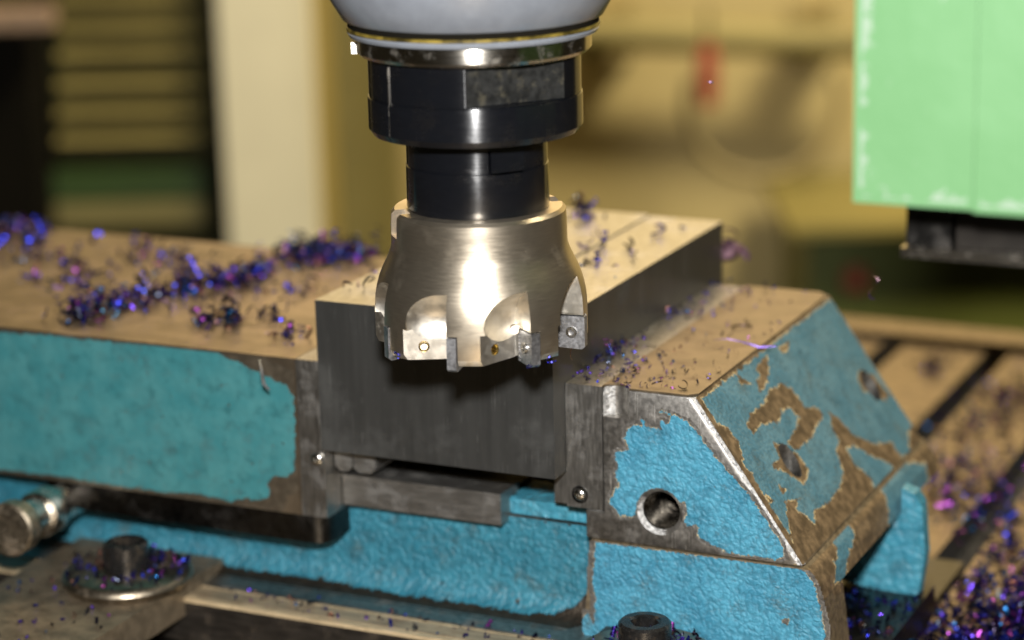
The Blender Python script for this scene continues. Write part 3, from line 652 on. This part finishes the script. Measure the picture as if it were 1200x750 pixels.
# ================================================================== spindle, holder, cutter
PHC = math.atan2(-math.cos(AZ), math.sin(AZ))         # direction from the tool axis to the viewer
def rot(beta): return Matrix.Rotation(PHC+math.radians(beta), 4, 'Z')
sp_ = thing('spindle_nose', 'grey enamelled spindle nose with oily yellow band at the top', 'spindle', (0, 0, 12.0))
bm = new_bm(); lathe(bm, [(0, 12.62), (4.70, 12.62), (4.84, 12.70), (5.22, 13.35), (5.55, 14.0), (5.8, 15), (5.8, 26), (0, 26)], 128); finish('nose_cone', bm, M['spindle'], sp_, 30)
bm = new_bm(); lathe(bm, [(0, 12.61), (4.66, 12.61), (4.66, 12.43), (0, 12.43)], 128); finish('dark_groove', bm, M['blackpaint'], sp_, 30)
bm = new_bm(); lathe(bm, [(0, 12.42), (4.66, 12.42), (4.70, 12.40), (4.70, 12.31), (4.62, 12.29), (0, 12.29)], 128); finish('oily_band', bm, M['spindle_oil'], sp_, 30)
bm = new_bm(); lathe(bm, [(0, 12.28), (4.62, 12.28), (4.68, 12.2), (4.62, 12.08), (4.45, 12.03), (0, 12.03)], 128); finish('lip', bm, M['spindle'], sp_, 30)
bm = new_bm(); lathe(bm, [(0, 12.0), (4.36, 12.0), (4.38, 11.9), (4.38, 11.5), (4.24, 11.36), (4.1, 11.33), (0, 11.33)], 128); finish('polished_ring', bm, M['polished'], sp_, 30)
bm = new_bm(); box(bm, 4.2, 4.55, -0.30, 0.30, 11.42, 11.85, rot(-86)); bevel(bm, 0.08, 2); finish('drive_key', bm, M['polished'], sp_, 30)

hd_ = thing('tool_holder', 'black tool holder with flange and shank above the cutter', 'tool holder', (0, 0, 5.47))
bm = new_bm(); lathe(bm, [(0, 11.30), (3.9, 11.30), (3.97, 11.24), (3.97, 9.87), (3.93, 9.85), (3.93, 9.82), (4.01, 9.80), (4.02, 9.75), (4.02, 8.62), (3.86, 8.38), (3.7, 8.35), (0, 8.35)], 160)
cut = []
b2 = new_bm(); box(b2, 3.46, 6, -4, 4, 9.86, 12, rot(25.5)); cut.append(b2)
b2 = new_bm(); box(b2, 3.46, 6, -4, 4, 9.86, 12, rot(205.5)); cut.append(b2)
b2 = new_bm(); box(b2, 3.86, 6, -0.045, 0.045, 8, 12, rot(-52)); cut.append(b2)
b2 = new_bm(); lathe(b2, [(0.27, 3.3), (0.27, 6)], 28, rot(-70) @ frame((0, 0, 9.75), (1, 0, 0))); cut.append(b2)
fl = finish_mesh('flange', boolean(bm, cut), M['black'], hd_, 30)
bm = new_bm(); box(bm, 3.40, 3.475, -1.96, 1.96, 9.89, 11.18, rot(25.5)); finish('spanner_flat', bm, M['black_worn'], fl)
bm = new_bm(); lathe(bm, [(0, 3.4), (0.24, 3.4), (0.24, 3.72), (0.20, 3.76), (0.12, 3.76), (0.12, 3.6), (0, 3.6)], 6, rot(-70) @ frame((0, 0, 9.75), (1, 0, 0))); finish('set_screw', bm, M['plate_steel'], fl)
bm = new_bm(); box(bm, 3.95, 4.022, 0.05, 0.085, 8.62, 11.2, rot(-52)); finish('worn_groove_edge', bm, M['polished'], fl)
bm = new_bm(); lathe(bm, [(0, 0), (0.09, 0), (0.09, 0.012), (0, 0.012)], 12, rot(-63) @ frame((3.965, 0, 11.05), (1, 0, 0))); finish('red_mark', bm, M['red_dot'], fl)
bm = new_bm(); lathe(bm, [(0, 8.34), (2.66, 8.34), (2.66, 7.22), (2.63, 7.20), (2.63, 7.17), (2.69, 7.14), (2.70, 5.6), (2.66, 5.48), (0, 5.48)], 128)
cut = []
b2 = new_bm(); box(b2, 2.35, 4, -0.72, 0.72, 7.12, 8.05, rot(25)); cut.append(b2)
b2 = new_bm(); box(b2, 2.35, 4, -0.72, 0.72, 7.12, 8.05, rot(205)); cut.append(b2)
shk = finish_mesh('shank', boolean(bm, cut), M['black'], hd_, 30)
bm = new_bm(); box(bm, 2.30, 2.62, -0.62, 0.70, 7.2, 8.32, rot(25)); bevel(bm, 0.05, 2); finish('drive_key', bm, M['black'], shk, 40)

ct = thing('face_mill', 'satin champagne face mill with scooped insert pockets above the steel block', 'milling cutter', (0, 0, 0))
prof = [(0, 5.47), (3.18, 5.47), (3.31, 5.34), (3.335, 4.9), (3.345, 4.15)]
for r, z in ((3.38, 3.95), (3.46, 3.72), (3.58, 3.46), (3.72, 3.18), (3.85, 2.86), (3.95, 2.52), (4.02, 2.15), (4.05, 1.8), (4.06, 1.4)): prof.append((r, z))
prof += [(4.06, 0.5), (3.96, 0.28), (2.6, 0.28), (2.5, 0.5), (0, 0.5)]
bm = new_bm(); lathe(bm, prof, 192)
cut = []
for b_ in (-74, 106):
    b2 = new_bm(); box(b2, 2.76, 5, -0.42, 0.42, 4.55, 7, rot(b_)); cut.append(b2)
fn = Vector((2.2, 0.74, 0)).normalized()
TEETH = [-18+45*k for k in range(8)]
for b_ in TEETH:
    R_ = rot(b_)
    b2 = new_bm(); prism(b2, [(3.72, -2.2), (2.98, 0), (5.2, 0), (5.2, -2.2)], 'z', -1, 1.45, R_); cut.append(b2)
    b2 = new_bm(); bmesh.ops.create_uvsphere(b2, u_segments=48, v_segments=32, radius=1.0)
    bmesh.ops.transform(b2, matrix=Matrix.Translation((4.85, -0.12, 1.72)) @ Matrix.Diagonal((2.0, 2.0, 1.40, 1)), verts=b2.verts)
    g = bmesh.ops.bisect_plane(b2, geom=b2.verts[:]+b2.edges[:]+b2.faces[:], plane_co=(0, -0.003, 0), plane_no=(0, 1, 0), clear_outer=True)
    bmesh.ops.holes_fill(b2, edges=[e for e in b2.edges if e.is_boundary])
    bmesh.ops.transform(b2, matrix=R_, verts=b2.verts); cut.append(b2)
    b2 = new_bm(); box(b2, 2.96, 5.2, -0.15, 0.40, -1, 1.40, R_); cut.append(b2)
    b2 = new_bm(); lathe(b2, [(0.19, -0.5), (0.19, 1.6)], 24, R_ @ frame((3.05, -0.13, 1.35), (0.9, -0.3, 0.3))); cut.append(b2)
    b2 = new_bm(); lathe(b2, [(0.21, -0.6), (0.21, 0.6)], 24, R_ @ frame((3.34, -1.15, 0.78), (fn.x, fn.y, 0.1))); cut.append(b2)
me = boolean(bm, cut); me.materials.clear(); me.materials.append(M['nickel']); me.materials.append(M['pocket'])
pz, pr_ = [z for r, z in prof[1:-4]][::-1], [r for r, z in prof[1:-4]][::-1]
for pl in me.polygons:
    cc = pl.center; rr_ = math.hypot(cc.x, cc.y); nr = (pl.normal.x*cc.x+pl.normal.y*cc.y)/max(rr_, 1e-6)
    pl.material_index = 1 if 0.32 < cc.z < 3.3 and rr_ > 2.7 and rr_ < np.interp(cc.z, pz, pr_)-0.02 else 0
body = finish_mesh('body', me, M['nickel'], ct, 28)
ib = new_bm(); prism(ib, [(3.05, 0.10), (3.98, 0.06), (4.10, 0.16), (4.09, 1.34), (3.05, 1.34)], 'y', 0.0, 0.36); bevel(ib, 0.03, 2)
for k in range(9): box(ib, 3.06, 3.16, -0.035, 0.01, 0.12+0.125*k, 0.18+0.125*k)
bmesh.ops.recalc_face_normals(ib, faces=ib.faces)
ime = bpy.data.meshes.new('insert'); ib.to_mesh(ime); ib.free(); ime.transform(Matrix.Scale(S, 4)); ime.materials.append(M['carbide'])
sb = new_bm(); F_ = frame((3.58, -0.0, 0.72), (0, -1, 0))
lathe(sb, [(0, -0.1), (0.22, -0.1), (0.22, 0.05), (0.19, 0.09), (0.115, 0.09), (0.10, 0.0), (0, 0.0)], 24, F_)
sme = bpy.data.meshes.new('insert_screw'); bmesh.ops.recalc_face_normals(sb, faces=sb.faces); sb.to_mesh(sme); sb.free(); sme.transform(Matrix.Scale(S, 4)); sme.materials.append(M['screw'])
hb = new_bm(); lathe(hb, [(0.215, 0.0), (0.215, -0.34), (0.15, -0.34), (0.15, -0.10), (0.19, -0.01)], 24, frame((3.36, -1.15, 0.78), (fn.x, fn.y, 0.1)), closed=True)
hme = bpy.data.meshes.new('coolant_bush'); bmesh.ops.recalc_face_normals(hb, faces=hb.faces); hb.to_mesh(hme); hb.free(); hme.transform(Matrix.Scale(S, 4)); hme.materials.append(M['brass'])
for b_ in TEETH:
    o = bpy.data.objects.new('insert', ime); link(o, ct); o.matrix_local = rot(b_)
    s_ = bpy.data.objects.new('screw', sme); link(s_, o)
    h_ = bpy.data.objects.new('coolant_bush', hme); link(h_, ct); h_.matrix_local = rot(b_)

# ================================================================== swarf
TINTS = [(0.015, 0.03, 0.30), (0.03, 0.04, 0.50), (0.10, 0.04, 0.48), (0.06, 0.025, 0.30), (0.36, 0.07, 0.42), (0.025, 0.15, 0.40), (0.01, 0.01, 0.04), (0.02, 0.015, 0.03), (0.32, 0.15, 0.12), (0.02, 0.03, 0.10), (0.015, 0.02, 0.16), (0.02, 0.02, 0.06), (0.05, 0.06, 0.09)]
def chip_geo(kind, size, wd):
    """curled ribbon: list of (left,right) points along it, in cm"""
    n = {0: 9, 1: 16, 2: 5, 3: 12}[kind]; out = []
    for i in range(n):
        t_ = i/(n-1)
        if kind == 0: a = math.radians(200)*t_; p = Vector((math.cos(a), math.sin(a), 0.15*t_))*size*0.5; s_ = Vector((0.0, 0.25, 1))
        elif kind == 1: a = math.radians(760)*t_; p = Vector((math.cos(a)*0.35, math.sin(a)*0.35, 1.5*t_-0.75))*size; s_ = Vector((0, 0, 1))
        elif kind == 2: p = Vector((t_-0.5, 0.25*(t_-0.5)**2*4, 0.08*math.sin(5*t_)))*size; s_ = Vector((0.2*t_, 1, 0.6*t_))
        else: a = math.radians(330)*t_; p = Vector((math.cos(a)*0.5*(1-0.4*t_), math.sin(a)*0.5*(1-0.4*t_), 0.5*t_))*size; s_ = Vector((0.3, 0.1, 1))
        s_.normalize(); k = wd*(0.5+0.5*math.sin(math.pi*(0.1+0.8*t_))); out.append((p-s_*k*0.5, p+s_*k*0.5))
    return out
class Swarf:
    def __init__(s): s.v = []; s.f = []; s.c = []
    def add(s, p, kind=None, size=None, wd=None, tint=None, R_=None, zoff=None):
        kind = random.choice((0, 0, 1, 2, 3, 3)) if kind is None else kind
        size = random.uniform(0.22, 0.55) if size is None else size; wd = random.uniform(0.06, 0.16) if wd is None else wd
        R_ = (Matrix.Rotation(random.uniform(0, 6.28), 3, 'Z') @ Matrix.Rotation(random.uniform(-1.4, 1.4), 3, 'X') @ Matrix.Rotation(random.uniform(0, 6.28), 3, 'Z')) if R_ is None else R_
        pts = [(R_ @ a, R_ @ b) for a, b in chip_geo(kind, size, wd)]
        zm = min(min(a.z, b.z) for a, b in pts) if zoff is None else zoff
        P_ = Vector(p)-Vector((0, 0, zm)); n0 = len(s.v); t_ = tint or random.choice(TINTS)
        for i, (a, b) in enumerate(pts):
            s.v += [tuple(P_+a), tuple(P_+b)]; j = random.uniform(0.7, 1.4); s.c += [tuple(x*j*0.62 for x in t_)+(1,)]*2
            if i: k = n0+2*i; s.f.append((k-2, k-1, k+1, k))
    def build(s, name, parent=None):
        me = bpy.data.meshes.new(name); me.from_pydata(s.v, [], s.f)
        at = me.attributes.new('tint', 'FLOAT_COLOR', 'POINT'); at.data.foreach_set('color', np.array(s.c, np.float32).ravel())
        return finish_mesh(name, me, M['swarf'], parent, 80)
def cluster(sw, px, py, sx, sy, n, z, pile=0.0, clip=None, fine=False):
    for _ in range(n):
        k = dict(size=random.uniform(0.08, 0.3), wd=random.uniform(0.025, 0.07)) if fine else dict(size=random.choice((0.2, 0.3, 0.4, 0.55, 0.75))*random.uniform(0.8, 1.2))
        for _t in range(8):
            q = onz(px+random.gauss(0, sx), py+random.gauss(0, sy), z)
            if clip is None or (clip[0] < q[0] < clip[1] and clip[2] < q[1] < clip[3]): break
        else: continue
        sw.add((q[0], q[1], z+abs(random.gauss(0, pile))), **k)
# on the moving jaw
sw = Swarf(); LC = (-45, LX-0.3, LY0+0.3, LY1-0.2); zj = LZT+0.005
for a in [(15, 276, 26, 10, 130, 0.5), (35, 300, 28, 10, 25, 0.1), (75, 310, 20, 6, 22, 0.1), (90, 372, 16, 7, 60, 0.35), (125, 362, 16, 8, 70, 0.4), (160, 355, 14, 7, 50, 0.3), (195, 348, 16, 6, 40, 0.2),
          (222, 338, 10, 7, 60, 0.5), (255, 335, 16, 7, 55, 0.3), (285, 330, 18, 9, 80, 0.4), (308, 322, 12, 7, 40, 0.3), (350, 306, 16, 7, 90, 0.5), (385, 300, 18, 8, 130, 0.7), (425, 300, 14, 7, 60, 0.5),
          (240, 380, 8, 5, 22, 0.15), (273, 378, 11, 6, 38, 0.25), (322, 372, 9, 6, 14, 0.1), (335, 395, 16, 6, 20, 0.1), (165, 300, 14, 8, 22, 0.15), (205, 304, 12, 5, 18, 0.1), (350, 345, 14, 8, 16, 0.1), (60, 330, 30, 8, 16, 0.05), (200, 330, 110, 30, 60, 0.0)]:
    cluster(sw, a[0], a[1], a[2]*0.85, a[3]*0.85, int(a[4]*1.15), zj, a[5]*0.5, LC)
tag(sw.build('jaw_swarf'), 'curled blue and purple metal chips scattered on the left jaw', 'metal chips', kind='stuff')
# on the fixed jaw
sw = Swarf(); RC = (BX1+0.1, xA-0.15, RY0+0.1, RY1-0.3); zj = RZT+0.055
for a in [(705, 412, 14, 6, 110, 0.35), (690, 430, 20, 10, 50, 0.1), (730, 400, 14, 8, 30, 0.1), (785, 368, 16, 5, 60, 0.2), (815, 366, 12, 5, 35, 0.15), (845, 340, 30, 8, 50, 0.2), (880, 345, 30, 10, 30, 0.1), (800, 440, 40, 14, 50, 0.0), (760, 420, 30, 18, 50, 0.0), (740, 445, 30, 10, 40, 0.0), (860, 390, 40, 25, 40, 0.0), (720, 440, 25, 10, 40, 0.0)]:
    cluster(sw, a[0], a[1], a[2], a[3], int(a[4]*0.65), zj, a[5]*0.7, RC, fine=True)
tag(sw.build('fixed_jaw_swarf'), 'small dark blue chips sprinkled on the right jaw top', 'metal chips', kind='stuff')
# on the block
sw = Swarf(); BC = (BX0+0.2, BX1-0.1, BY0+0.2, BY1-0.1)
for a in [(683, 252, 8, 5, 26, 0.25), (775, 272, 5, 3, 4, 0), (745, 290, 8, 6, 4, 0), (695, 308, 4, 3, 5, 0), (730, 290, 40, 20, 14, 0), (410, 335, 20, 10, 6, 0)]:
    cluster(sw, a[0], a[1], a[2], a[3], a[4], 0.02, a[5], BC)
tag(sw.build('block_swarf'), 'few chips lying on the top of the steel block', 'metal chips', kind='stuff')
# heap on the table at the right
sw = Swarf()
for _ in range(7000):
    x, y, z_ = onz(random.uniform(1040, 1290), 500+280*random.random()**0.75, TZ)
    if x < 13.1: continue
    edge = min(1.0, max(0.0, (x-13.1)/4.0))*min(1.0, max(0.0, (30-y)/24))
    if random.random() > 0.12+0.88*edge: continue
    sw.add((x, y, TZ+random.random()**1.7*1.5*edge), size=random.uniform(0.3, 0.75), wd=random.uniform(0.09, 0.2))
for _ in range(160): sw.add((random.uniform(9.5, 13.2), random.uniform(8.2, 15.8), -14.3), size=random.uniform(0.15, 0.4))
for a in [(1180, 465, 20, 10, 60, 0.3), (1150, 500, 25, 18, 50, 0.1), (1110, 560, 14, 25, 60, 0.2), (1095, 430, 14, 8, 14, 0.1), (1160, 540, 30, 20, 60, 0.2), (1185, 480, 14, 8, 60, 0.4), (1120, 585, 22, 20, 120, 0.3), (1170, 600, 25, 20, 120, 0.3), (1130, 480, 30, 12, 20, 0.0), (1092, 436, 6, 4, 22, 0.2)]:
    cluster(sw, a[0], a[1], a[2], a[3], a[4], TZ+0.01, a[5], (13.2 if a[1] > 640 else -5, 60, 4, 60))
tag(sw.build('table_swarf'), 'heap of blue and purple chips on the table at right', 'metal chips', kind='stuff')
# around the bolts, flange and under the vise
sw = Swarf()
for _ in range(110):
    a = random.uniform(0, 6.28); r_ = random.uniform(1.1, 2.7); sw.add((-18.3+r_*math.cos(a), 1.65+r_*math.sin(a), -12.28), size=random.uniform(0.15, 0.35))
for _ in range(130):
    a = random.uniform(0, 6.28); r_ = random.uniform(1.1, 2.25); sw.add((6+r_*math.cos(a), 1.5+r_*math.sin(a), -12.28), size=random.uniform(0.15, 0.4))
for _ in range(90): sw.add((random.uniform(-23, -16.2), random.uniform(-9, 4), -12.91), size=random.uniform(0.12, 0.3))
for _ in range(70): sw.add((random.uniform(-15, 2), random.uniform(2.6, 4.2), -13.6), size=random.uniform(0.1, 0.3))
for _ in range(30): sw.add((6+random.uniform(-0.6, 0.6), 1.5+random.uniform(-0.6, 0.6), -11.6), size=random.uniform(0.1, 0.25))
tag(sw.build('bolt_swarf'), 'chips caught around the clamp bolts and flange', 'metal chips', kind='stuff')

# single chips one can pick out
def single(p, label, **k):
    s = Swarf(); s.add(p, **k); o = s.build('metal_chip'); tag(o, label, 'metal chip', 'single chips')
    return o
def along(a, b):                                        # rotation that lays a straight chip from a to b
    d = (Vector(b)-Vector(a)).normalized(); z = Vector((0, 0, 1)); y = z.cross(d).normalized(); z = d.cross(y)
    return Matrix(((d.x, y.x, z.x), (d.y, y.y, z.y), (d.z, y.z, z.z)))
a, b = onz(833, 409, RZT+0.1), onz(908, 411, RZT+0.12)
single((a+b)/2, 'long straight blue chip over the edge of the right jaw', kind=2, size=float(np.linalg.norm(b-a)), wd=0.12, tint=(0.10, 0.07, 0.42), R_=along(a, b))
RQ = Vector((0.15, -0.32, 0.93)).to_track_quat('Z', 'Y').to_matrix()
q = bg(856, 304, 109); single(q, 'large curled pink and purple chip hanging at the far corner of the block', kind=3, size=1.75, wd=0.55, tint=(1.0, 0.62, 0.80), R_=RQ, zoff=0)
q = bg(852, 300, 110); single(q, 'dark blue curl tangled with the large pink chip', kind=3, size=1.35, wd=0.35, tint=(0.10, 0.06, 0.30), R_=RQ @ Matrix.Rotation(2.4, 3, 'Z'), zoff=0)
q = bg(852, 276, 110); single(q, 'thin purple chip standing on the far corner of the block', kind=0, size=1.0, wd=0.12, tint=(0.25, 0.12, 0.30), R_=RQ @ Matrix.Rotation(-1.6, 3, 'Z'), zoff=0)
a, b = ony(299, 424, LY0-1.5), ony(313, 459, LY0-1.5)
single((a+b)/2, 'bright sliver flying before the left jaw', kind=2, size=float(np.linalg.norm(b-a)), wd=0.18, tint=(0.85, 0.85, 0.85), R_=along(a, b), zoff=0)
for (x, y, d, sz, lab) in ((1019, 347, 96, 0.8, 'pink chip flying right of the jaw, lower one'), (1028, 326, 97, 0.45, 'small pink chip flying right of the jaw, upper one'), (832, 97, 96, 0.3, 'tiny pale chip flying before the red handle')):
    single(bg(x, y, d), lab, kind=2 if sz > 0.4 else 0, size=sz, wd=0.14 if sz > 0.4 else 0.05, tint=(0.50, 0.35, 0.62), zoff=0)
q = onz(800, 455, RZT+0.06); single(q, 'dark curled chip near the front edge of the right jaw', kind=3, size=0.42, wd=0.10, tint=(0.03, 0.025, 0.06))
q = onz(770, 452, RZT+0.06); single(q, 'dark hooked chip on the right jaw beside the front edge', kind=0, size=0.45, wd=0.06, tint=(0.05, 0.04, 0.08))
a, b = onz(857, 388, RZT+0.1), onz(884, 384, RZT+0.1)
single((a+b)/2, 'brown bent chip in the middle of the right jaw', kind=0, size=1.0, wd=0.08, tint=(0.08, 0.05, 0.06), R_=along(a, b))
for be, z, lab in ((27, 0.02, 'blue chip stuck under the middle insert'), (70, 0.0, 'orange ringed chip hanging on the right insert'), (-52, 0.3, 'blue chip stuck to the left rim of the cutter'), (40, 0.1, 'blue chip under the cutter rim beside the middle insert')):
    p = rot(be) @ Vector((4.05, 0.0, z)); single(p, lab, kind=3 if be != 70 else 0, size=0.45 if be != 70 else 1.0, wd=0.07 if be != 70 else 0.035, tint=(0.08, 0.08, 0.45) if be != 70 else (0.55, 0.25, 0.12), zoff=0)
